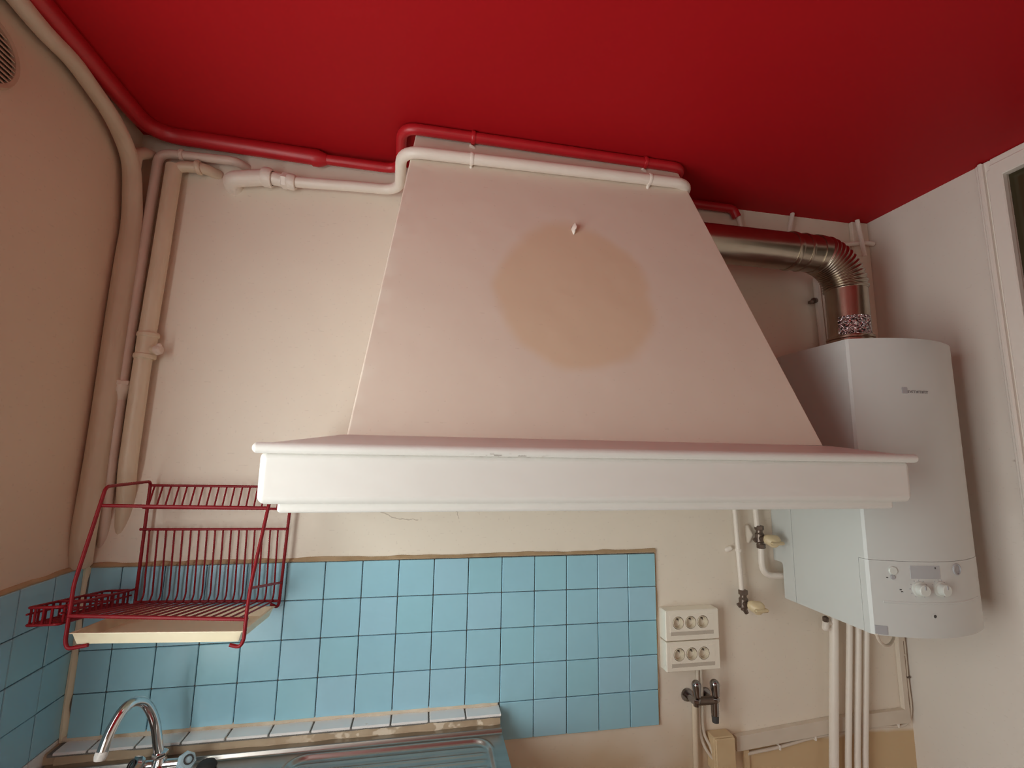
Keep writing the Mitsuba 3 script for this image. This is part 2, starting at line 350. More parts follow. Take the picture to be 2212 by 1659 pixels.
# ------------------------------------------------------------------ blue wall tiles
P, TT = 0.110, 0.0075
mats = ['mat_tile_a', 'mat_tile_a', 'mat_tile_b', 'mat_tile_c']
def tile_mesh(w, h):
    m = bx(-w / 2, w / 2, -TT, 0.0, -h / 2, h / 2, .0016)
    return m
tile_cache = {}
def put_tile(parent, x0, x1, z0, z1, wall='back', mat=None, name='tile'):
    w, h = round(x1 - x0, 4), round(z1 - z0, 4)
    mt = mat or rng.choice(mats)
    if (w, h, mt) not in tile_cache:
        tile_cache[(w, h, mt)] = ply(tile_mesh(w, h), mt, smooth=False)
    dy = rng.uniform(-.0006, .0006)
    a = rng.uniform(-.25, .25)
    if wall == 'back':
        tw = T().translate([(x0 + x1) / 2, -.0035 + dy, (z0 + z1) / 2]).rotate([0, 0, 1], a).rotate([1, 0, 0], rng.uniform(-.25, .25))
    else:
        tw = T().translate([.0035 + dy, (x0 + x1) / 2, (z0 + z1) / 2]).rotate([0, 0, 1], 90 + a).rotate([1, 0, 0], rng.uniform(-.25, .25))
    k = free(f'{parent}__{name}')
    scene[k] = {**tile_cache[(w, h, mt)], 'to_world': tw}
g = .0012
ZT = 1.347
part('wall_back', 'grout_bed', cat(plain(.012, 1.7525, -.0042, .001, ZT - 4 * P, ZT), plain(1.206, 1.7525, -.0042, .001, ZT - 5 * P, ZT - 4 * P)), 'mat_grout', smooth=False)
cols = [.030] + [i * P for i in range(1, 16)] + [1.7525]
for r in range(5):
    for c in range(16):
        if r == 4 and c < 11:
            continue
        put_tile('wall_back', cols[c] + g, cols[c + 1] - g, ZT - (r + 1) * P + g, ZT - r * P - g)
part('wall_back', 'mortar_strip', rough_strip((.02, 0, ZT - .001), (1.757, 0, ZT + .003), (0, 0, 1), (0, -1, 0), .011, .010, 1, 180), 'mat_mortar_brown', label='brown stained mortar edge along the tile top')
part('wall_back', 'mortar_strip', rough_strip((1.752, 0, ZT - 5 * P), (1.752, 0, ZT + .004), (1, 0, 0), (0, -1, 0), .007, .008, 2, 70), 'mat_mortar_brown')
part('wall_back', 'corner_bead', rough_strip((.012, 0, ZT - 4 * P - .01), (.012, 0, ZT + .004), (1, 0, 0), (0, -1, 0), .017, .011, 3, 60), 'mat_bead', label='cream filler bead in the tiled corner')

ledges = [-.0 - .003] + [-.104 - i * P for i in range(0, 7)]
part('wall_left', 'grout_bed', plain(-.001, .0042, ledges[-1], 0, ZT - 5 * P - .06, ZT), 'mat_grout', smooth=False)
for r in range(5):
    for c in range(7):
        hh = 0 if r < 4 else 0
        put_tile('wall_left', ledges[c + 1] + g, ledges[c] - g, ZT - (r + 1) * P + g, ZT - r * P - g, wall='left', mat='mat_white_tile' if r == 4 else None)
part('wall_left', 'mortar_strip', rough_strip((0, ledges[-1], ZT - .001), (0, -.001, ZT - .001), (0, 0, 1), (1, 0, 0), .010, .009, 5, 90), 'mat_mortar_brown', label='brown mortar edge above the side tiles')

# ------------------------------------------------------------------ range hood
hood = thing('range_hood', 'big plastered hood with a round tan stain, tapering from a white shelf to the ceiling', 'range hood')
rr = .006
cy = ball_hull([(.772 + rr, 0.0, 1.719), (1.995 - rr, 0.0, 1.719), (.772 + rr, -.50 + rr, 1.719), (1.995 - rr, -.50 + rr, 1.719),
                (.875 + rr, 0.0, ZC), (1.765 - rr, 0.0, ZC), (.875 + rr, -.207 + rr, ZC), (1.765 - rr, -.207 + rr, ZC)], rr)
part(hood, 'canopy', cy, 'mat_hood', smooth=40)
a = .011
slab = ball_hull([(x, y, 1.692) for x in (.607 + a, 2.205 - a) for y in (-.002, -.58 + a)], a)
hip = hull([(x, y, 1.698) for x in (.612, 2.200) for y in (0, -.574)] + [(.765, 0, 1.723), (.765, -.505, 1.723), (2.002, -.505, 1.722), (2.002, 0, 1.722)])
part(hood, 'ledge', cat(slab, hip), 'mat_shelf', smooth=35, label='bullnosed shelf edge with chipped paint')
a = .018
part(hood, 'fascia', ball_hull([(x, y, z) for x in (.618 + a, 2.190 - a) for y in (-.004, -.566 + a) for z in (1.580 + a, 1.670)], a), 'mat_shelf', smooth=40, label='white fascia board')
a = .008
part(hood, 'lower_trim', ball_hull([(x, y, z) for x in (.655 + a, 2.145 - a) for y in (-.004, -.548 + a) for z in (1.562 + a, 1.59)], a), 'mat_shelf', smooth=40)
plug = hull(np.array([(rng.gauss(0, 1) * .005, rng.uniform(-.014, .006), rng.gauss(0, 1) * .011) for _ in range(30)]) + np.array([1.359, -.307, 2.363]))
single('wall_hook', plug, 'mat_pipe_white', 'small painted-over hook high on the hood above the round stain', 'hook', smooth=60)

# ------------------------------------------------------------------ the white and red pipes round the hood
def ring(c, axis, r, w=.012, t=.004):
    return lathe([(r - .002, -w / 2), (r + t * .6, -w / 2), (r + t, -w / 4), (r + t, w / 4), (r + t * .6, w / 2), (r - .002, w / 2)], c, axis, 24)

wp = thing('water_pipe', 'white painted pipe bending from the left wall fitting across the top of the hood', 'pipe')
part(wp, 'elbow', tube([(.285, .012, 2.540), (.285, -.040, 2.548), (0.3924, -0.0360, 2.5721)], .0255, f=.045, n=20), 'mat_pipe_white', smooth=50, label='thick white elbow coming out of the wall')
c0, c1 = np.array((0.3924, -0.0360, 2.5721)), np.array((0.4685, -0.0360, 2.5657))
ax = (c1 - c0) / np.linalg.norm(c1 - c0)
part(wp, 'coupling', cat(ring(c0 + ax * .004, ax, .0255, .030, .006), lathe([(.0, .016), (.021, .016), (.021, .05), (0, .05)], c0, ax, 20), hexnut(c0 + ax * .058, ax, .026, .018), ring(c0 + ax * .078, ax, .018, .026, .008)), 'mat_pipe_white', smooth=30)
part(wp, 'tube', tube([c0 + ax * .07, (0.6620, -0.0360, 2.5761), (.820, -.036, 2.580), (.836, -.262, 2.578), (1.792, -.254, 2.600), (1.822, -.06, 2.602), (1.822, -.01, 2.602)], .0172, f=.062, n=18), 'mat_pipe_white', smooth=50)
for X, z in ((1.047, 2.5828), (1.640, 2.5965)):
    part(wp, 'clip', cat(ring((X, -.262 + (X - .836) * .0084, z), (1, 0, 0), .0168, .010, .003), ball_hull([(X, -.245, z - .019), (X - .003, -.236, z - .032), (X, -.225, z - .02)], .0055, 1)), 'mat_pipe_white', smooth=40)

rp = thing('red_pipe', 'red painted pipe running under the ceiling round the top of the hood', 'pipe')
part(rp, 'thick_tube', tube([(.046, -1.25, 2.678), (.046, -.038, 2.678), (.548, -.032, 2.667)], .0255, f=.09, n=20), 'mat_red_pipe', smooth=50)
part(rp, 'tube', tube([(.54, -.032, 2.664), (.818, -.032, 2.662), (.832, -.236, 2.674), (1.786, -.226, 2.676), (1.80, -.024, 2.677), (2.125, -.022, 2.677), (2.142, -.022, 2.642)], .0165, f=.05, n=18), 'mat_red_pipe', smooth=50)
part(rp, 'reducer', lathe([(.0, -.02), (.0265, -.02), (.0275, 0), (.018, .026), (0, .026)], (.548, -.032, 2.664), (1, 0, 0), 22), 'mat_red_pipe', smooth=30)
for X, z in ((1.052, 2.6745), (1.640, 2.6755)):
    part(rp, 'clip', cat(ring((X, -.236 + (X - .832) * .0105, z), (1, 0, 0), .0165, .012, .004), bx(X - .004, X + .004, -.240, -.225, 2.672, 2.694)), 'mat_red_pipe', smooth=40)
    part(rp, 'clip_end', ball_hull([(X - .006, -.222, z - .022), (X + .006, -.218, z - .026), (X, -.214, z - .02)], .0055, 1), 'mat_pipe_white', smooth=40, label='white painted clip end')

# ------------------------------------------------------------------ pipes in the left corner
cp = thing('corner_pipe', 'thick tan painted pipe under the ceiling turning down the left corner at a Y-joint', 'pipe')
part(cp, 'tube', tube(smooth_path([(.034, -1.25, 2.640), (.034, -.80, 2.648), (0.0340, -0.5128, 2.6426), (0.0340, -0.4259, 2.6376), (0.0340, -0.3538, 2.6419), (0.0340, -0.2911, 2.6313), (0.0340, -0.2105, 2.6127), (0.0340, -0.1376, 2.5769), (0.0330, -0.0943, 2.5373), (0.0320, -0.0672, 2.4630), (0.0310, -0.0469, 2.3679), (.0300, -.044, 2.25), (.0295, -.046, 2.08), (.0295, -.046, 1.77), (.0275, -.048, 1.56), (.022, -.044, 1.46), (.008, -.020, 1.36)], 110), np.r_[np.full(46, .0195), np.linspace(.0195, .0275, 20), np.full(44, .0285)], n=18), 'mat_corner_pipe', smooth=60)
part(cp, 'branch', tube([(0.0340, -0.0851, 2.5282), (0.0360, -0.0817, 2.5691), (0.0400, -0.0481, 2.5988), (0.0460, -0.0167, 2.6098)], [.021, .0190, .0175, .0165], n=16), 'mat_corner_pipe', smooth=60)

pa = thing('riser_pipe', 'thin pinkish painted pipe in the left corner beside the thick one, with a coupling', 'pipe')
part(pa, 'tube', tube([(.034, .020, 1.38), (.046, -.006, 1.46), (.058, -.030, 1.62), (.057, -.031, 1.86), (.064, -.031, 2.30), (.070, -.031, 2.616), (.292, -.030, 2.620), (.318, .006, 2.620)], .0138, f=.035, n=16), 'mat_pipe_pink', smooth=50)
part(pa, 'coupling', cat(hexnut((.057, -.031, 1.872), (0, 0, 1), .026, .014), lathe([(0, -.05), (.014, -.05), (.017, -.035), (.023, -.022), (.023, -.004), (0, -.004)], (.057, -.031, 1.872), n=20)), 'mat_pipe_cream', smooth=30)
part(pa, 'clip', cat(ring((.135, -.031, 2.617), (1, 0, 0), .0138, .012, .005), bx(.131, .139, -.03, .0, 2.620, 2.638)), 'mat_pipe_pink', smooth=30)
pb = thing('riser_pipe', 'wide tan painted pipe in the left corner, right of the thin one, with a tee', 'pipe')
part(pb, 'tube', tube(fillet([(.080, .024, 1.43), (.089, .006, 1.51), (.100, -.030, 1.62), (.103, -.033, 1.90), (.1135, -.033, 2.30), (.1185, -.033, 2.576)], .035), .0225, n=18), 'mat_pipe_tan', smooth=50)
part(pb, 'top_bend', tube(fillet([(.1185, -.033, 2.50), (.1185, -.033, 2.576), (.20, -.031, 2.582), (.236, .006, 2.582)], .035), .0165, n=18), 'mat_pipe_tan', smooth=50)
part(pb, 'tee', cat(ring((.109, -.033, 2.020), (0, 0, 1), .0225, .016, .006), ring((.107, -.033, 1.955), (0, 0, 1), .0225, .016, .006), lathe([(0, -.03), (.0255, -.03), (.0255, .03), (0, .03)], (.108, -.033, 1.988), n=20), tube([(.108, -.035, 1.98), (.140, -.044, 1.975)], .012, n=14)), 'mat_pipe_tan', smooth=30)
part(pb, 'small_tap', cat(lathe([(0, 0), (.012, 0), (.014, .004), (.014, .016), (.009, .02), (0, .02)], (.138, -.044, 1.975), (1, -.2, 0), 16), ball_hull([(.150, -.05, 1.988), (.146, -.046, 1.965)], .007, 1)), 'mat_pipe_pink', smooth=30)
part(pb, 'clip', cat(ring((.188, -.0315, 2.581), (1, 0, .1), .0165, .014, .006), bx(.184, .192, -.03, 0, 2.590, 2.603)), 'mat_pipe_tan', smooth=30)

# round slatted vent on the left wall
vt = thing('wall_vent', 'round slatted air vent high on the brown left wall', 'vent')
VC, VR = (0.0, -0.5098 - .012, 2.5114), 0.0750
part(vt, 'rim', lathe([(VR - .012, 0), (VR, 0), (VR + .001, .006), (VR - .004, .012), (VR - .012, .010), (VR - .014, 0)], VC, (1, 0, 0), 48), 'mat_vent', smooth=40)
part(vt, 'backing', lathe([(0, .001), (VR - .010, .001), (VR - .010, .0025), (0, .0025)], VC, (1, 0, 0), 40), 'mat_vent_back', smooth=False)
nz = 13
for i in range(nz):
    z = -VR * .86 + i * VR * 1.72 / (nz - 1)
    hw = math.sqrt(max((VR - .013) ** 2 - z * z, 1e-6))
    part(vt, 'slat', hull([(xx, VC[1] + yy, VC[2] + z + zz) for yy in (-hw, hw) for xx, zz in ((.003, .0035), (.009, -.0045), (.0105, -.003), (.0045, .005))]), 'mat_vent', smooth=False)

# ------------------------------------------------------------------ boiler and flue
BX0, BX1 = 2.232, 2.634
def fy(x):
    return -.375 - .055 * (1 - ((x - 2.433) / .201) ** 2)
def fnorm(x):
    s = .055 * 2 * (x - 2.433) / .201 ** 2
    n = np.array([s, -1.0, 0]); n[0] = s
    return n / np.linalg.norm(n)
xs = np.linspace(BX0 + .004, BX1 - .004, 25)
def plan(yb, off=0.0, e=0.0):
    return Polygon([(BX0 - e, yb)] + [(BX0 - e, -.369)] + [(x, fy(x) - off) for x in xs] + [(BX1 + e, -.369), (BX1 + e, yb)])
bo = thing('boiler', 'white wall-hung gas boiler with a bulging front between the hood and the right wall', 'boiler')
cas = prism(Polygon([(BX0, -.001), (BX0, -.096), (BX1, -.096), (BX1, -.001)]), 1.19, 2.058)
def boolean(a_, b_, op='-'):
    A, B_ = (m3.Manifold(m3.Mesh(np.asarray(q.vertices, np.float32), np.asarray(q.faces, np.uint32))) for q in (a_, b_))
    return man(A - B_)
notch = ball_hull([(x, y, z) for x in (2.15, 2.34) for y in (-.034, .06) for z in (1.10, 1.302)], .010)
cas.merge_vertices()
part(bo, 'casing', boolean(cas, notch), 'mat_boiler', smooth=30)
up = prism(plan(-.0975), 1.397, 2.06)
lo = prism(Polygon([(BX0, -.0975), (BX0, -.349), (BX1, -.349), (BX1, -.0975)]), 1.19, 1.397)
part(bo, 'cover', cat(up, lo), 'mat_boiler', smooth=20)
part(bo, 'control_panel', prism(plan(-.3505, .001, .0006), 1.190, 1.3963), 'mat_boiler', smooth=20)
def onf(x, z, d=0.0):
    n_ = fnorm(x)
    return np.array([x, fy(x) - .001, z]) + n_ * d
def strip_front(xa, xb, za, zb, d, t):
    """a thin plate bent to the front between xa and xb, standing d proud"""
    q = np.linspace(xa, xb, 9)
    v = [(x, fy(x) - .001 + s, z) for s in (t, -d) for z in (za, zb) for x in q]
    return hull(v)
part(bo, 'display', strip_front(2.332, 2.418, 1.350, 1.386, .0012, .004), 'mat_display', smooth=False, label='grey display window')
for i, (xx, zz) in enumerate(((2.352, 1.322), (2.413, 1.323))):
    kk = part(bo, 'dial', lathe([(.0205, -.002), (.0205, .004), (.0165, .006), (.0155, .020), (.0135, .022), (0, .022)], onf(xx, zz), fnorm(xx), 32), 'mat_knob', smooth=35, label='round control dial')
    nn = fnorm(xx)
    part(kk, 'pointer', bx(xx - .002 + nn[0] * .024, xx + .002 + nn[0] * .024, fy(xx) - .001 - .0235, fy(xx) - .015, zz + .003, zz + .014, .0005), 'mat_boiler_grey', smooth=False)
    ticks = []
    for ang in np.linspace(-150, 150, 11) if i == 0 else np.linspace(-60, 150, 9):
        t_ = math.radians(ang)
        px_, pz_ = xx + .0245 * math.sin(t_), zz + .0245 * math.cos(t_)
        ticks.append(bx(px_ - .0011, px_ + .0011, fy(px_) - .0018, fy(px_) - .0005, pz_ - .0016, pz_ + .0016, .0003))
    part(bo, 'dial_scale', cat(*ticks), 'mat_boiler_grey', smooth=False, label='printed dial marks')
part(bo, 'button', lathe([(.0115, -.002), (.0115, .003), (.0095, .0045), (0, .0045)], onf(2.289, 1.370), fnorm(2.289), 24), 'mat_knob', smooth=35)
part(bo, 'button', lathe([(.0062, -.002), (.0062, .003), (.005, .004), (0, .004)], onf(2.287, 1.352), fnorm(2.287), 20), 'mat_boiler_grey', smooth=35)
for q in ((2.272, 2.276, 1.3485, 1.351, .0008), (2.301, 2.306, 1.317, 1.320, .0008), (2.304, 2.309, 1.312, 1.3145, .0008), (2.402, 2.405, 1.378, 1.383, .0018)):
    part(bo, 'printed_mark', strip_front(*q, .002), 'mat_dark', smooth=False)
part(bo, 'gauge', cat(lathe([(.0165, -.002), (.0165, .003), (.0135, .004), (.013, .001), (0, .001)], onf(2.483, 1.374), fnorm(2.483), 28)), 'mat_boiler_grey', smooth=30, label='small round pressure gauge')
rx = np.linspace(2.262, 2.590, 24)
part(bo, 'panel_ridge', tube([(x, fy(x) + .0025, 1.283) for x in rx], .0052, n=10), 'mat_boiler', smooth=60)
part(bo, 'screw_hole', lathe([(.0045, -.001), (.007, -.001), (.0075, .0012), (.0045, .0012)], onf(2.388, 1.249), fnorm(2.388), 20), 'mat_boiler', smooth=30)
part(bo, 'screw', lathe([(0, .0), (.0052, .0), (.0052, .0008), (0, .0008)], onf(2.388, 1.249), fnorm(2.388), 16), 'mat_dark', smooth=False)
part(bo, 'hinge_tab', strip_front(2.2365, 2.263, 1.193, 1.2165, .0022, .004), 'mat_boiler_grey', smooth=False, label='grey corner tab')
lg = [strip_front(2.362, 2.377, 1.887, 1.906, .0010, .003)]
part(bo, 'logo_plate', cat(*lg), 'mat_boiler_grey', smooth=False, label='small square badge')
bars, xx = [], 2.3805
for w in (3, 2.2, 3.6, 3.6, 2.0, 3.6, 3.2, 1.4, 3.4, 3.6, 3.0):
    w *= .0016
    h = .008 if w > .004 else .0065
    bars += [strip_front(xx, xx + .0012, 1.8885, 1.8885 + h, .0009, .002), strip_front(xx, xx + w, 1.8885 + h - .0016, 1.8885 + h, .0009, .002)]
    xx += w + .0017
part(bo, 'logo_lettering', cat(*bars), 'mat_logo', smooth=False, label='small grey lettering beside the badge')

fl = thing('flue_pipe', 'shiny metal flue with a ribbed elbow rising from the boiler and passing behind the hood', 'flue')
R = .067
part(fl, 'straight_tube', tube([(1.805, -.17, 2.440), (2.05, -.17, 2.441), (2.335, -.17, 2.442)], R, n=40), 'mat_flue', smooth=50)
part(fl, 'joint_band', cat(ring((2.235, -.17, 2.442), (1, 0, 0), R, .020, .004), ring((2.285, -.17, 2.442), (1, 0, 0), R, .012, .003)), 'mat_flue', smooth=30)
ts = np.linspace(0, math.pi / 2, 170)
BR = .135
ep = np.array([(2.335 + BR * math.sin(t), -.17, 2.442 - BR * (1 - math.cos(t))) for t in ts])
er = np.array([R + .003 + ((.0055 * (.5 - .5 * math.cos((t - .22) * 2 * math.pi * 8.9)) - .002) if t > .22 else 0) for t in ts])
part(fl, 'ribbed_elbow', tube(ep, er, n=40), 'mat_flue', smooth=60, label='ribbed bend')
part(fl, 'riser', tube([(2.470, -.17, 2.308), (2.470, -.17, 2.062)], R, n=40), 'mat_flue', smooth=50, label='brownish reflecting upright tube')
part(fl, 'collar', cat(ring((2.470, -.17, 2.122), (0, 0, 1), R + .002, .012, .006), lathe([(R + .001, -.0), (R + .008, .0), (R + .006, .055), (R + .001, .055)], (2.470, -.17, 2.060), n=40)), 'mat_flue', smooth=30)
ang = np.linspace(math.radians(195), math.radians(292), 18)
tp = [(2.470 + (R + .0015 + s) * math.cos(q), -.17 + (R + .0015 + s) * math.sin(q), z) for s in (0, .0015) for z in (2.128, 2.196) for q in ang]
n_ = len(ang)
v_ = np.array([(2.470 + (R + .0016) * math.cos(q), -.17 + (R + .0016) * math.sin(q), z) for z in (2.130, 2.198) for q in ang] + [(2.470 + (R + .0005) * math.cos(q), -.17 + (R + .0005) * math.sin(q), z) for z in (2.130, 2.198) for q in ang])
f_ = []
for i in range(n_ - 1):
    f_ += [(i, i + 1, n_ + i + 1), (i, n_ + i + 1, n_ + i), (2 * n_ + i, 3 * n_ + i + 1, 2 * n_ + i + 1), (2 * n_ + i, 3 * n_ + i, 3 * n_ + i + 1)]
part(fl, 'foil_tape', trimesh.Trimesh(v_, f_, process=False), 'mat_foil', smooth=False, label='crinkled foil tape')

for i, (p0, p1, lab) in enumerate((((2.1463, -0.0200, 2.6662), (2.1644, -0.0200, 2.5846), 'short white pipe stub above the flue beside the hood edge'),
                                   ((2.4051, -0.0200, 2.6989), (2.3789, -0.0200, 2.5918), 'short white pipe stub above the middle of the flue'),
                                   ((2.6896, -0.0500, 2.6791), (2.7008, -0.0500, 2.5916), 'short white pipe stub in the corner above the flue bend'))):
    p0, p1 = np.array(p0), np.array(p1)
    top = p0.copy(); top[2] = min(top[2], ZC - .0015)
    single('stub_pipe', tube([top, p1, p1 + (p1 - p0) * .8], .0085, n=14), 'mat_pipe_white', lab, 'pipe', smooth=50)
single('cross_pipe', tube(smooth_path([(2.5160, -0.0200, 2.5902), (2.5588, -0.0220, 2.5877), (2.6107, -0.0300, 2.5751), (2.6813, -0.0350, 2.5801), (2.772, -.040, 2.585)], 30), .0095, n=14), 'mat_pipe_white', 'thin white pipe bending over the flue elbow to the right wall', 'pipe', smooth=50)
single('corner_chase', bx(2.698, XR, -.001, -.018, 1.95, ZC - .001, .003), 'mat_wall_back', 'narrow plastered strip boxing the right corner behind the flue', 'pipe chase')
bp = thing('wall_pipe', 'pair of whitish pipes on the wall behind the flue above the boiler', 'pipe')
part(bp, 'tube', tube([(2.497, -.016, 2.42), (2.510, -.016, 2.00)], .0125, n=14), 'mat_pipe_white', smooth=50)
part(bp, 'tube', tube([(2.524, -.013, 2.42), (2.537, -.013, 2.00)], .0095, n=14), 'mat_pipe_pink', smooth=50)
part(bp, 'small_valve', cat(lathe([(0, 0), (.011, 0), (.012, .012), (.006, .02), (0, .02)], (2.484, -.018, 2.322), (-1, -.2, -.2), 14), bx(2.452, 2.466, -.03, -.012, 2.306, 2.318)), 'mat_valve', smooth=30, label='dark little bleed valve')

# ------------------------------------------------------------------ pipes and cables under the boiler
tops = [2.436, 2.503, 2.541, 2.580]
bots = [2.388, 2.446, 2.484, 2.520]
rad = [.0150, .0102, .0102, .0105]
words = ['leftmost and thickest', 'second from the left', 'third from the left', 'rightmost']
for i in range(4):
    k = thing('heating_pipe', f'{words[i]} of the four white upright pipes under the boiler', 'pipe', 'pipes dropping from the boiler')
    yy = -.036 if i < 3 else -.032
    sl = (tops[i] - bots[i]) / .48
    part(k, 'tube', tube([(tops[i] + .10 * sl * .3, yy, 1.196), (tops[i], yy, 1.10), (bots[i], yy, .61), (bots[i] - .02, yy, .02)], rad[i], f=.05, n=16), 'mat_pipe_white', smooth=50)
    part(k, 'nut', hexnut((tops[i] + .004, yy, 1.165), (0, 0, 1), rad[i] + .008, .022), 'mat_valve', smooth=False, label='dark union nut')
dv = thing('drain_valve', 'small capped valve left of the thickest pipe under the boiler', 'valve')
part(dv, 'body', cat(tube([(2.428, -.034, 1.092), (2.405, -.038, 1.097)], .009, n=14), ball_hull([(2.398, -.040, 1.098), (2.392, -.042, 1.082)], .0115, 2)), 'mat_pipe_white', smooth=40)
part(dv, 'cap', lathe([(0, 0), (.010, 0), (.010, .012), (.006, .016), (0, .016)], (2.394, -.043, 1.106), (-.2, -.3, 1), 14), 'mat_valve', smooth=30)

tr = thing('cable_trunking', 'painted cable trunking running along the wall behind the four pipes and up to the boiler', 'trunking')
p0, p1, p2 = np.array((2.030, -.0008, .742)), np.array((2.415, -.0008, .767)), np.array((2.752, -.0008, .772))
def trunk(a_, b_, h, d):
    return hull([q + np.array((0, -yy, -zz)) for q in (a_, b_) for yy in (0, d) for zz in (0, h)])
part(tr, 'horizontal_run', cat(trunk(p0, p1, .046, .018), trunk(p1 - (.001, 0, 0), p2, .046, .016)), 'mat_trunking', smooth=False)
part(tr, 'upright_run', bx(2.729, 2.753, 0, -.017, .765, 1.012, .002), 'mat_trunking', smooth=False)
part(tr, 'drop_run', bx(2.062, 2.082, 0, -.012, .30, .692, .002), 'mat_ochre_box', smooth=False)
part(tr, 'clip', bx(2.7535, 2.757, -.001, -.018, .955, .962, .001), 'mat_trunking', smooth=False)
part(tr, 'end_cap', bx(2.727, 2.756, -.001, -.020, 1.008, 1.034, .002), 'mat_trunking', smooth=False)
cb = thing('thin_cable', 'thin painted cable hanging below the trunking and up the corner to the boiler', 'cable')
part(cb, 'wire', tube(smooth_path([(2.763, -.008, 1.03), (2.764, -.008, .95), (2.765, -.008, .82), (2.762, -.008, .752), (2.742, -.008, .722), (2.66, -.008, .718), (2.56, -.008, .716), (2.42, -.008, .712), (2.30, -.008, .703), (2.20, -.009, .690), (2.12, -.009, .684), (2.075, -.009, .680)], 110), .0055, n=10), 'mat_trunking', smooth=60)
for xx, zz in ((2.70, .719), (2.345, .707), (2.20, .690)):
    part(cb, 'staple', bx(xx - .003, xx + .003, 0, -.016, zz - .008, zz + .008, .001), 'mat_pipe_white', smooth=False)
part(cb, 'staple', bx(2.757, 2.772, 0, -.016, .876, .881, .001), 'mat_valve', smooth=False)
single('boiler_cable', tube(smooth_path([(2.2384, -0.3800, 1.1934), (2.2691, -0.3600, 1.1642), (2.3236, -0.3300, 1.1369), (2.3767, -0.3000, 1.1303), (2.4238, -0.2700, 1.1380), (2.52, -.10, 1.185)], 40), .0042, n=10), 'mat_cable', 'thin cable looping below the grey corner tab of the boiler', 'cable', smooth=60)

# ------------------------------------------------------------------ gas pipes with cocks left of the boiler
def cock(parent, at, s=1.0, tilt=(-.25, -.95, -.1), under=True):
    at = np.asarray(at, float)
    part(parent, 'valve_body', cat(lathe([(0, -.026), (.010, -.026), (.0115, -.018), (.0155, -.014), (.0155, .012), (.011, .018), (.011, .026), (0, .026)], at, (0, 0, 1), 20), tube([at, at + np.array((-.02, .004, -.012))], .008, n=12), tube([at, at + np.asarray(tilt) * .028], .009, n=12)), 'mat_valve', smooth=30, label='dark brass valve body')
    part(parent, 'upper_nut', hexnut(at + np.array((0, 0, .034)), (0, 0, 1), .0155, .016), 'mat_valve', smooth=False)
    k0 = at + np.array((.020, -.042, -.006))
    part(parent, 'knob', cat(ball_hull([k0 + (-.010, .010, .004), k0 + (.010, .002, .002), k0 + (0, -.002, -.004)], [.0175, .0185, .0180], 2), bx(k0[0] - .020, k0[0] + .031, k0[1] - .024, k0[1] - .006, k0[2] - .011, k0[2] + .001, .005)), 'mat_valve_knob', smooth=50, label='yellowed cream tap knob')
gp = thing('gas_pipe', 'white upright pipe ending in a cream-knobbed tap above the power sockets', 'pipe')
part(gp, 'tube', tube([(2.053, -.030, 1.561), (2.059, -.030, 1.484), (2.071, -.030, 1.215)], .0080, n=14), 'mat_pipe_white', smooth=50)
cock(gp, (2.074, -.032, 1.178))
part(gp, 'outlet', tube([(2.074, -.032, 1.16), (2.083, -.034, 1.142)], [.009, .007], n=12), 'mat_valve', smooth=30)
part(gp, 'clip', cat(ring((2.0655, -.030, 1.355), (0, 0, 1), .008, .010, .003), ball_hull([(2.050, -.006, 1.357), (2.040, -.002, 1.352)], .009, 1)), 'mat_pipe_white', smooth=40)
gp2 = thing('gas_pipe', 'white pipe with a cream-knobbed cock bending into the side of the boiler', 'pipe')
part(gp2, 'tube', tube([(2.141, -.030, 1.561), (2.147, -.030, 1.435)], .0095, n=14), 'mat_pipe_white', smooth=50)
cock(gp2, (2.153, -.032, 1.398))
part(gp2, 'lower_nut', hexnut((2.157, -.032, 1.368), (0, 0, 1), .0150, .016), 'mat_valve', smooth=False)
part(gp2, 'bend', tube([(2.156, -.031, 1.362), (2.156, -.030, 1.264), (2.275, -.028, 1.262)], .0105, f=.065, n=16), 'mat_pipe_white', smooth=50)
part(gp2, 'clip', ball_hull([(2.125, -.004, 1.432), (2.135, -.010, 1.405), (2.126, -.004, 1.38)], .008, 1), 'mat_pipe_cream', smooth=40)

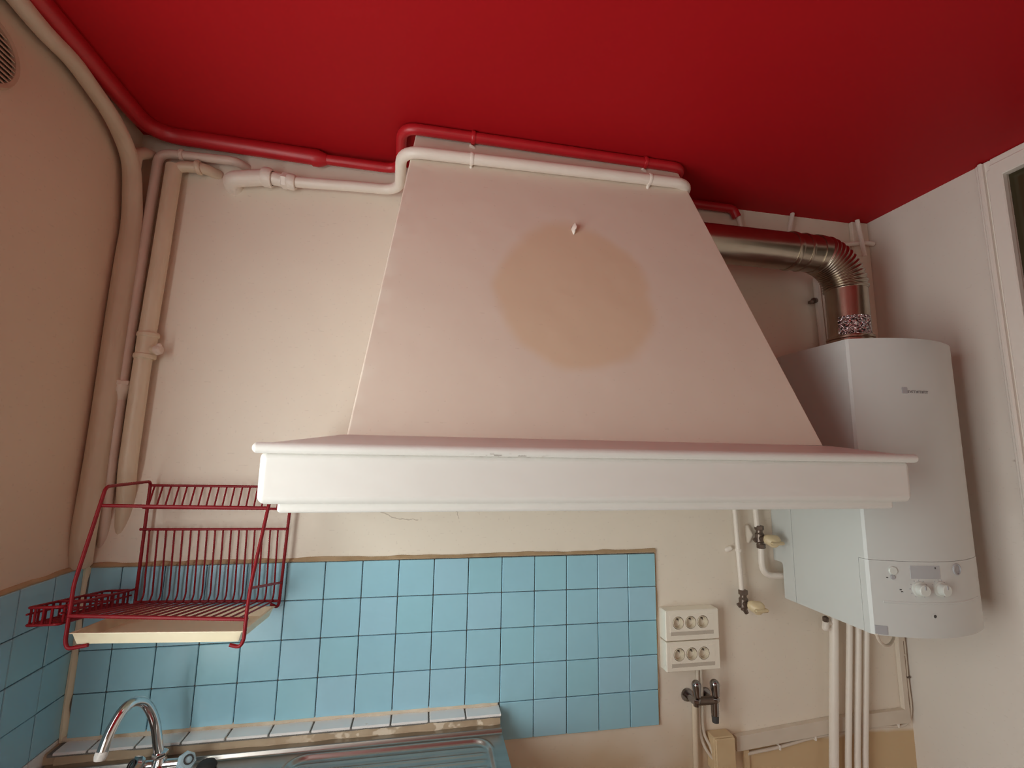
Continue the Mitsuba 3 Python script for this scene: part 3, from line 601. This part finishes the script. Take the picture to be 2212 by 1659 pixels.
# ------------------------------------------------------------------ socket boxes
SX0, SX1 = 1.766, 1.965
def socket_box(z0, z1, lab, cz, sx, strip):
    k = thing('socket_box', lab, 'socket box', 'triple socket boxes')
    body = bx(SX0, SX1, 0, -.045, z0, z1, .0025)
    A = m3.Manifold(m3.Mesh(np.asarray(body.vertices, np.float32), np.asarray(body.faces, np.uint32)))
    for x in sx:
        c = trimesh.creation.cylinder(radius=.0208, height=.03, sections=40)
        c.apply_transform(trimesh.transformations.rotation_matrix(math.pi / 2, (1, 0, 0)))
        c.apply_translation((x, -.045, cz))
        A = A - m3.Manifold(m3.Mesh(np.asarray(c.vertices, np.float32), np.asarray(c.faces, np.uint32)))
    part(k, 'housing', man(A), 'mat_socket', smooth=25)
    part(k, 'front_plate', boolean_holes(SX0 + .016, SX1 - .020, cz - .030, cz + .026, sx, cz), 'mat_socket', smooth=False)
    for x in sx:
        s = part(k, 'socket', lathe([(.0188, .0335), (.0188, .0468), (.0182, .0474), (.0174, .0470), (.0168, .0305), (.0160, .0295), (0, .0295)][::-1], (x, 0, cz), (0, -1, 0), 36), 'mat_socket_cup', smooth=30)
        for dx in (-.0095, .0095):
            part(s, 'pin_hole', lathe([(0, .0296), (.0030, .0296), (.0030, .0300), (0, .0300)], (x + dx, 0, cz + .002), (0, -1, 0), 14), 'mat_dark', smooth=False)
        part(s, 'earth_pin', lathe([(0, .0465), (.0018, .046), (.0028, .044), (.0028, .029)][::-1], (x, 0, cz + .0105), (0, -1, 0), 14), 'mat_dark_chrome', smooth=30)
    part(k, 'label_strip', bx(SX0 + .018, SX1 - .022, -.044, -.0463, strip, strip + .0125, .0005), 'mat_socket_strip', smooth=False, label='grey-brown label strip')
def boolean_holes(x0, x1, z0, z1, sx, cz):
    pl = sbox(x0, z0, x1, z1)
    for x in sx:
        pl = pl.difference(Point(x, cz).buffer(.0206, 24))
    m = trimesh.creation.extrude_polygon(pl, .0012, engine='earcut')
    v = m.vertices.copy()
    m = trimesh.Trimesh(np.c_[v[:, 0], -.0448 - v[:, 2], v[:, 1]], m.faces[:, ::-1], process=False)
    m.fix_normals()
    return m
socket_box(1.0695, 1.1665, 'upper cream triple socket box on the wall at the end of the blue tiles', 1.1265, [1.8125, 1.8585, 1.9035], 1.0865)
socket_box(.9725, 1.0662, 'lower cream triple socket box, directly beneath its twin', 1.0265, [1.8125, 1.8585, 1.9035], .9865)

jb = thing('junction_box', 'small ochre painted junction box low on the wall under the chrome taps', 'junction box')
part(jb, 'body', bx(1.928, 2.004, 0, -.044, .655, .762, .003), 'mat_ochre_box', smooth=False)
part(jb, 'lid', bx(1.930, 2.002, -.0445, -.052, .657, .760, .003), 'mat_ochre_box', smooth=False)
for dx in (0, .013):
    single('socket_cable', tube(smooth_path([(1.899 + dx, -.010, .975), (1.899 + dx, -.010, .93), (1.898 + dx, -.012, .86), (1.896 + dx, -.012, .79), (1.902 + dx, -.014, .745 + dx * .6), (1.918 + dx * .8, -.022, .708 + dx * 1.2), (1.932, -.028, .690 + dx * 1.3)], 40), .0052, n=10), 'mat_cable',
           'left cable dropping from the lower socket box to the junction box' if dx == 0 else 'right cable dropping from the lower socket box to the junction box', 'cable', smooth=60, group='cables below the socket boxes')
wt = thing('wall_tap', 'pair of dark chrome washing machine taps on the wall below the socket boxes', 'tap')
for X, zt, zb, lb in ((1.862, .948, .868, 'left'), (1.929, .946, .822, 'right')):
    part(wt, 'knob', ball_hull([(X, -.060, zt - .012), (X, -.064, zt - .042)], [.0155, .0115], 2), 'mat_dark_chrome', smooth=60)
    part(wt, 'stem', cat(hexnut((X, -.058, zt - .060), (0, 0, 1), .0145, .012), lathe([(0, zb - zt + .004), (.0095, zb - zt + .002), (.0125, zb - zt + .02), (.0125, -.064), (0, -.064)], (X, -.056, zt), n=22)), 'mat_dark_chrome', smooth=35)
    part(wt, 'inlet', cat(tube([(X, -.056, zt - .07), (X, .004, zt - .07)], .0095, n=14), lathe([(0, 0), (.022, 0), (.019, .006), (0, .006)], (X, 0, zt - .07), (0, -1, 0), 24)), 'mat_dark_chrome', smooth=35)
part(wt, 'bridge', tube([(1.862, -.056, .884), (1.929, -.056, .884)], .0125, n=16), 'mat_valve', smooth=40)
part(wt, 'outlet_sleeve', lathe([(0, -.016), (.0105, -.016), (.0115, .0), (.0125, .022), (0, .022)], (1.929, -.056, .832), n=20), 'mat_dark', smooth=35, label='dark blue-black outlet')
single('supply_pipe', tube([(1.873, -.026, .862), (1.872, -.024, .70), (1.868, -.022, .01)], .0085, n=14), 'mat_pipe_tan', 'tan painted pipe running down from the left chrome tap', 'pipe', smooth=50)

# ------------------------------------------------------------------ dish rack
rk = thing('dish_rack', 'red wire dish rack hung on the tiled wall left of the hood', 'dish rack')
XL_, XR_ = .163, .541
w1, w2 = .0042, .0024
part(rk, 'side_frame', tube([(XL_ + .024, -.03, 1.242), (XL_ + .004, -.03, 1.232), (XL_, -.03, 1.245), (XL_ + .001, -.03, 1.588), (XL_, -.222, 1.588), (XL_, -.286, 1.372), (XL_, -.287, 1.250), (XL_ + .006, -.287, 1.234), (XL_ + .046, -.287, 1.240)], w1, f=.014, n=10), 'mat_red_wire', smooth=60)
part(rk, 'side_frame', tube([(XR_ - .024, -.03, 1.236), (XR_ - .004, -.03, 1.226), (XR_, -.03, 1.240), (XR_ + .010, -.03, 1.580), (XR_ + .004, -.205, 1.580), (XR_, -.290, 1.362), (XR_, -.302, 1.300), (XR_, -.304, 1.240), (XR_ - .007, -.304, 1.224), (XR_ - .030, -.304, 1.230)], w1, f=.014, n=10), 'mat_red_wire', smooth=60)
part(rk, 'front_bar', tube([(XL_, -.232, 1.543), (XR_ + .002, -.222, 1.534)], .0042, n=10), 'mat_red_wire', smooth=60)
part(rk, 'grid_bar', tube([(XL_ + .006, -.033, 1.577), (XR_ + .010, -.033, 1.573)], .0036, n=10), 'mat_red_wire', smooth=60)
part(rk, 'grid_bar', tube([(XL_ + .004, -.058, 1.517), (XR_ + .008, -.058, 1.511)], .0036, n=10), 'mat_red_wire', smooth=60)
part(rk, 'grid_bar', tube([(XL_ - .008, -.036, 1.454), (XR_ + .007, -.036, 1.450)], .0036, n=10), 'mat_red_wire', smooth=60)
part(rk, 'grid_bar', tube([(XL_ + .002, -.034, 1.257), (XR_, -.034, 1.245)], .0036, n=10), 'mat_red_wire', smooth=60)
part(rk, 'floor_bar', tube([(XL_, -.288, 1.305), (XR_, -.300, 1.284)], .0042, n=10), 'mat_red_wire', smooth=60)
part(rk, 'floor_bar', tube([(XL_ + .004, -.272, 1.299), (XR_ - .002, -.282, 1.279)], .0034, n=10), 'mat_red_wire', smooth=60)
part(rk, 'side_rail', tube([(XR_, -.290, 1.352), (XR_ + .001, -.032, 1.296)], .0034, n=10), 'mat_red_wire', smooth=60)
for i in range(17):
    x = XL_ + .0145 + i * .0213
    t = i / 16
    part(rk, 'rod', tube([(x, -.033, 1.577 - .004 * t), (x + .001, -.058, 1.515 - .006 * t)], w2, n=8), 'mat_red_wire', smooth=60)
for i in range(17):
    x = XL_ + .0165 + i * .0214
    t = i / 16
    part(rk, 'long_rod', tube([(x, -.036, 1.453 - .004 * t), (x + .001, -.026, 1.272 - .010 * t), (x + .001, -.040, 1.256 - .011 * t), (x + .001, -.290, 1.306 - .021 * t)], w2, f=.012, n=8), 'mat_red_wire', smooth=60)
# cutlery basket hooked outside the left frame
bk = []
def bz(y, top):
    return 1.252 + (-.03 - y) / .27 * .040 + (.037 if top else 0)
bX0, bX1 = .090, .154
for top in (0, 1):
    rim = [(bX0, -.036), (bX1, -.036), (bX1, -.302), (bX0, -.302), (bX0, -.036)]
    bk.append(tube([(x, y, bz(y, top)) for x, y in rim], .0030, f=.010, n=8))
for y in np.linspace(-.05, -.29, 12):
    for x in (bX0, bX1):
        bk.append(tube([(x, y, bz(y, 1)), (x, y, bz(y, 0))], .0024, n=6))
    bk.append(tube([(bX0, y, bz(y, 0)), (bX1, y, bz(y, 0))], .0022, n=6))
for x in np.linspace(bX0 + .016, bX1 - .016, 3):
    bk.append(tube([(x, -.036, bz(-.036, 0)), (x, -.302, bz(-.302, 0))], .0022, n=6))
    bk.append(tube([(x, -.302, bz(-.302, 0)), (x, -.302, bz(-.302, 1))], .0024, n=6))
    bk.append(tube([(x, -.036, bz(-.036, 0)), (x, -.036, bz(-.036, 1))], .0024, n=6))
for y in (-.125, -.215):
    bk.append(tube([(bX0, y, bz(y, 1)), (bX1, y, bz(y, 1))], .0028, n=6))
    bk.append(tube([(bX0, y, bz(y, 0) + .022), (bX1, y, bz(y, 0) + .022)], .0024, n=6))
for x in (bX0, bX1):
    bk.append(tube([(x, -.036, bz(-.036, 0) + .023), (x, -.302, bz(-.302, 0) + .023)], .0024, n=6))
bk.append(tube([(bX1, -.045, bz(-.045, 1)), (XL_, -.032, bz(-.032, 1) + .002)], .0028, n=6))
bk.append(tube([(bX1, -.285, bz(-.285, 1)), (XL_, -.286, bz(-.285, 1) + .002)], .0028, n=6))
part(rk, 'cutlery_basket', cat(*bk), 'mat_red_wire', smooth=60, label='long narrow wire cutlery basket on the left side')

def tray_mesh():
    xa, xb, ya, yb, h, t = .178, .530, -.292, -.046, .026, .0025
    def loop(o, z):
        return [(xa + o, ya + o, z), (xb - o, ya + o, z), (xb - o, yb - o, z), (xa + o, yb - o, z)]
    L = [loop(.008, 0), loop(.0, h), loop(-.006, h), loop(-.006, h - .002), loop(-.006, h + .001), loop(t, h + .001), loop(.008 + t, t)]
    L = [loop(.007, 0), loop(.0, h - .003), loop(-.004, h - .002), loop(-.004, h), loop(t, h), loop(.007 + t, t)]
    v = np.array([p for l in L for p in l]); fs = []
    for i in range(len(L) - 1):
        for k in range(4):
            q = (k + 1) % 4
            fs += [(i * 4 + k, i * 4 + q, (i + 1) * 4 + q), (i * 4 + k, (i + 1) * 4 + q, (i + 1) * 4 + k)]
    fs += [(0, 2, 1), (0, 3, 2)]
    e = (len(L) - 1) * 4
    fs += [(e, e + 1, e + 2), (e, e + 2, e + 3)]
    v[:, 2] += 1.222 + (-.046 - v[:, 1]) / .246 * .022
    v[:, 2] -= (v[:, 0] - .178) / .35 * .014
    return trimesh.Trimesh(v, fs, process=False)
single('drip_tray', tray_mesh(), 'mat_tray', 'pale yellow plastic drip tray held under the red dish rack', 'tray', smooth=20)

# ------------------------------------------------------------------ ledge, sink, faucet
ld = thing('sink_ledge', 'narrow cement ledge topped with white tiles along the back of the sink', 'ledge')
part(ld, 'cement_bed', bx(.006, 1.206, .0, -.055, .868, .8955, .004), 'mat_ledge_cement', smooth=False)
part(ld, 'mortar_strip', rough_strip((.02, -.004, .899), (1.204, -.004, .899), (0, 0, 1), (0, -1, 0), .013, .010, 11, 130), 'mat_mortar', label='rough mortar bead behind the white tiles')
part(ld, 'cement_edge', rough_strip((.04, -.050, .872), (1.205, -.050, .872), (0, 0, 1), (0, -1, 0), .024, .012, 13, 130), 'mat_ledge_cement', label='rough brown cement edge')
part(ld, 'grout_bed', plain(.02, 1.204, -.0585, -.004, .890, .8968), 'mat_grout', smooth=False)
for c in range(11):
    xa, xb = (cols[c], cols[c + 1])
    k = free(f'{ld}__white_tile')
    scene[k] = ply(bx(xa + .0024, xb - .0024, -.004, -.060, .8935, .9005, .0015), 'mat_white_tile', smooth=False)

sk = thing('sink', 'stainless steel sink with a ribbed drainer under the white tiled ledge', 'sink')
NX, NY = 420, 190
X0s, X1s, Y0s, Y1s = .020, 1.206, -.60, -.052
gx, gy = np.meshgrid(np.linspace(X0s, X1s, NX), np.linspace(Y0s, Y1s, NY))
def sst(a_, b_, x):
    t = np.clip((x - a_) / (b_ - a_), 0, 1); return t * t * (3 - 2 * t)
def rrect(x, y, xa, xb, ya, yb, r):
    qx, qy = np.abs(x - (xa + xb) / 2) - (xb - xa) / 2 + r, np.abs(y - (ya + yb) / 2) - (yb - ya) / 2 + r
    return np.hypot(np.maximum(qx, 0), np.maximum(qy, 0)) + np.minimum(np.maximum(qx, qy), 0) - r
z = np.full(gx.shape, .862)
z += .010 * sst(-.086, -.080, gy)
z += .004 * np.exp(-(np.hypot(0, rrect(gx, gy, .62, 1.165, -.56, -.105, .05)) / .006) ** 2)
ins = rrect(gx, gy, .62, 1.165, -.56, -.105, .05)
z -= .007 * sst(.002, -.010, ins)
z += .0028 * np.clip(np.sin(gy * 2 * np.pi / .028), 0, 1) * sst(-.012, -.03, ins)
bw = rrect(gx, gy, .10, .56, -.55, -.15, .06)
z -= .155 * sst(.004, -.030, bw)
z -= .004 * sst(.016, .006, bw)
v = np.c_[gx.ravel(), gy.ravel(), z.ravel()]
idx = np.arange(NX * NY).reshape(NY, NX)
fs = np.vstack([np.c_[idx[:-1, :-1].ravel(), idx[:-1, 1:].ravel(), idx[1:, 1:].ravel()], np.c_[idx[:-1, :-1].ravel(), idx[1:, 1:].ravel(), idx[1:, :-1].ravel()]])
bnd = np.r_[idx[0, :], idx[1:, -1], idx[-1, -2::-1], idx[-2:0:-1, 0]]
low = v[bnd].copy(); low[:, 2] = .832
nb = len(bnd)
vv = np.vstack([v, low]); base = len(v)
sf = []
for i in range(nb):
    j = (i + 1) % nb
    sf += [(bnd[i], base + i, base + j), (bnd[i], base + j, bnd[j])]
part(sk, 'basin', trimesh.Trimesh(vv, np.vstack([fs, sf]), process=False), 'mat_steel', smooth=50)
part(sk, 'drain', lathe([(.0, .0005), (.030, .0005), (.034, .002), (.038, .0022), (.040, .0)], (.33, -.35, .7035), n=30), 'mat_chrome', smooth=30)
cab = thing('sink_cabinet', 'cream base cabinet carrying the steel sink', 'cabinet')
part(cab, 'carcass', cat(plain(.022, .040, -.56, -.012, 0, .830), plain(1.186, 1.204, -.56, -.012, 0, .830), plain(.040, 1.186, -.56, -.012, .06, .08)), 'mat_cabinet', smooth=False)
for i, (xa, xb) in enumerate(((.024, .610), (.616, 1.202))):
    k = part(cab, 'door', bx(xa, xb, -.578, -.561, .085, .826, .003), 'mat_cabinet', smooth=False)
    part(k, 'handle', tube([((xb if i == 0 else xa) + (-.05 if i == 0 else .05), -.578, .72), ((xb if i == 0 else xa) + (-.05 if i == 0 else .05), -.60, .72), ((xb if i == 0 else xa) + (-.05 if i == 0 else .05), -.60, .60), ((xb if i == 0 else xa) + (-.05 if i == 0 else .05), -.578, .60)], .005, f=.01, n=10), 'mat_chrome', smooth=50)

fc = thing('faucet', 'chrome swan-neck kitchen faucet standing behind the sink bowl', 'faucet')
sp = [(0.3061, -0.1100, 0.8894), (0.2956, -0.1100, 0.9359), (0.2850, -0.1120, 0.9817), (0.2756, -0.1280, 1.0235), (0.2656, -0.1600, 1.0563), (0.2552, -0.1900, 1.0604), (0.2475, -0.2140, 1.0406), (0.2433, -0.2320, 1.0119), (0.2414, -0.2410, 0.9870)]
part(fc, 'spout', tube(smooth_path(sp, 70), .0112, n=20), 'mat_chrome', smooth=60)
e0, e1 = np.array((0.2413, -0.2400, 0.9903)), np.array((0.2399, -0.2450, 0.9741))
part(fc, 'aerator', tube([e0, (e0 + e1) / 2, e1], [.0128, .0130, .0105], n=18), 'mat_frame_white', smooth=40, label='pale spout nozzle')
bb = np.array((0.3061, -0.1100, 0.8894))
part(fc, 'base', cat(lathe([(0, bb[2] * 0 - .012), (.030, -.012), (.028, -.004), (.019, .004), (.016, .016), (.0135, .022), (0, .022)], (bb[0], -.110, .8745), n=28), hexnut((bb[0], -.110, .903), (0, 0, 1), .018, .012), tube([(bb[0] - .032, -.112, .8795), (bb[0] + .052, -.112, .8795)], .0115, n=18)), 'mat_chrome', smooth=35)
for s, mt, nm in ((-1, 'mat_chrome', 'chrome left handle'), (1, 'mat_blue_acrylic', 'pale blue faceted right handle')):
    c = np.array((bb[0] + (.058 if s > 0 else -.036), -.114, .876))
    axv = np.array((s * .55, -.55, .62)); axv /= np.linalg.norm(axv)
    kk = part(fc, 'handle', lathe([(0, -.004), (.011, -.004), (.013, .004), (.021, .012), (.023, .022), (.019, .030), (0, .032)], c, axv, 7), mt, smooth=False, label=nm)
    part(kk, 'cap', lathe([(.0085, .0325), (.0115, .0325), (.0115, .0345), (.0085, .0345)], c, axv, 24), 'mat_dark', smooth=30, label='dark ring on the handle end')
single('sink_plug', cat(lathe([(0, 0), (.021, 0), (.024, .006), (.019, .014), (.008, .018), (0, .019)], (0.4204, -0.1153, 0.8620), n=24)), 'mat_black_rubber', 'black rubber plug lying on the steel sink behind the bowl', 'plug', smooth=40)
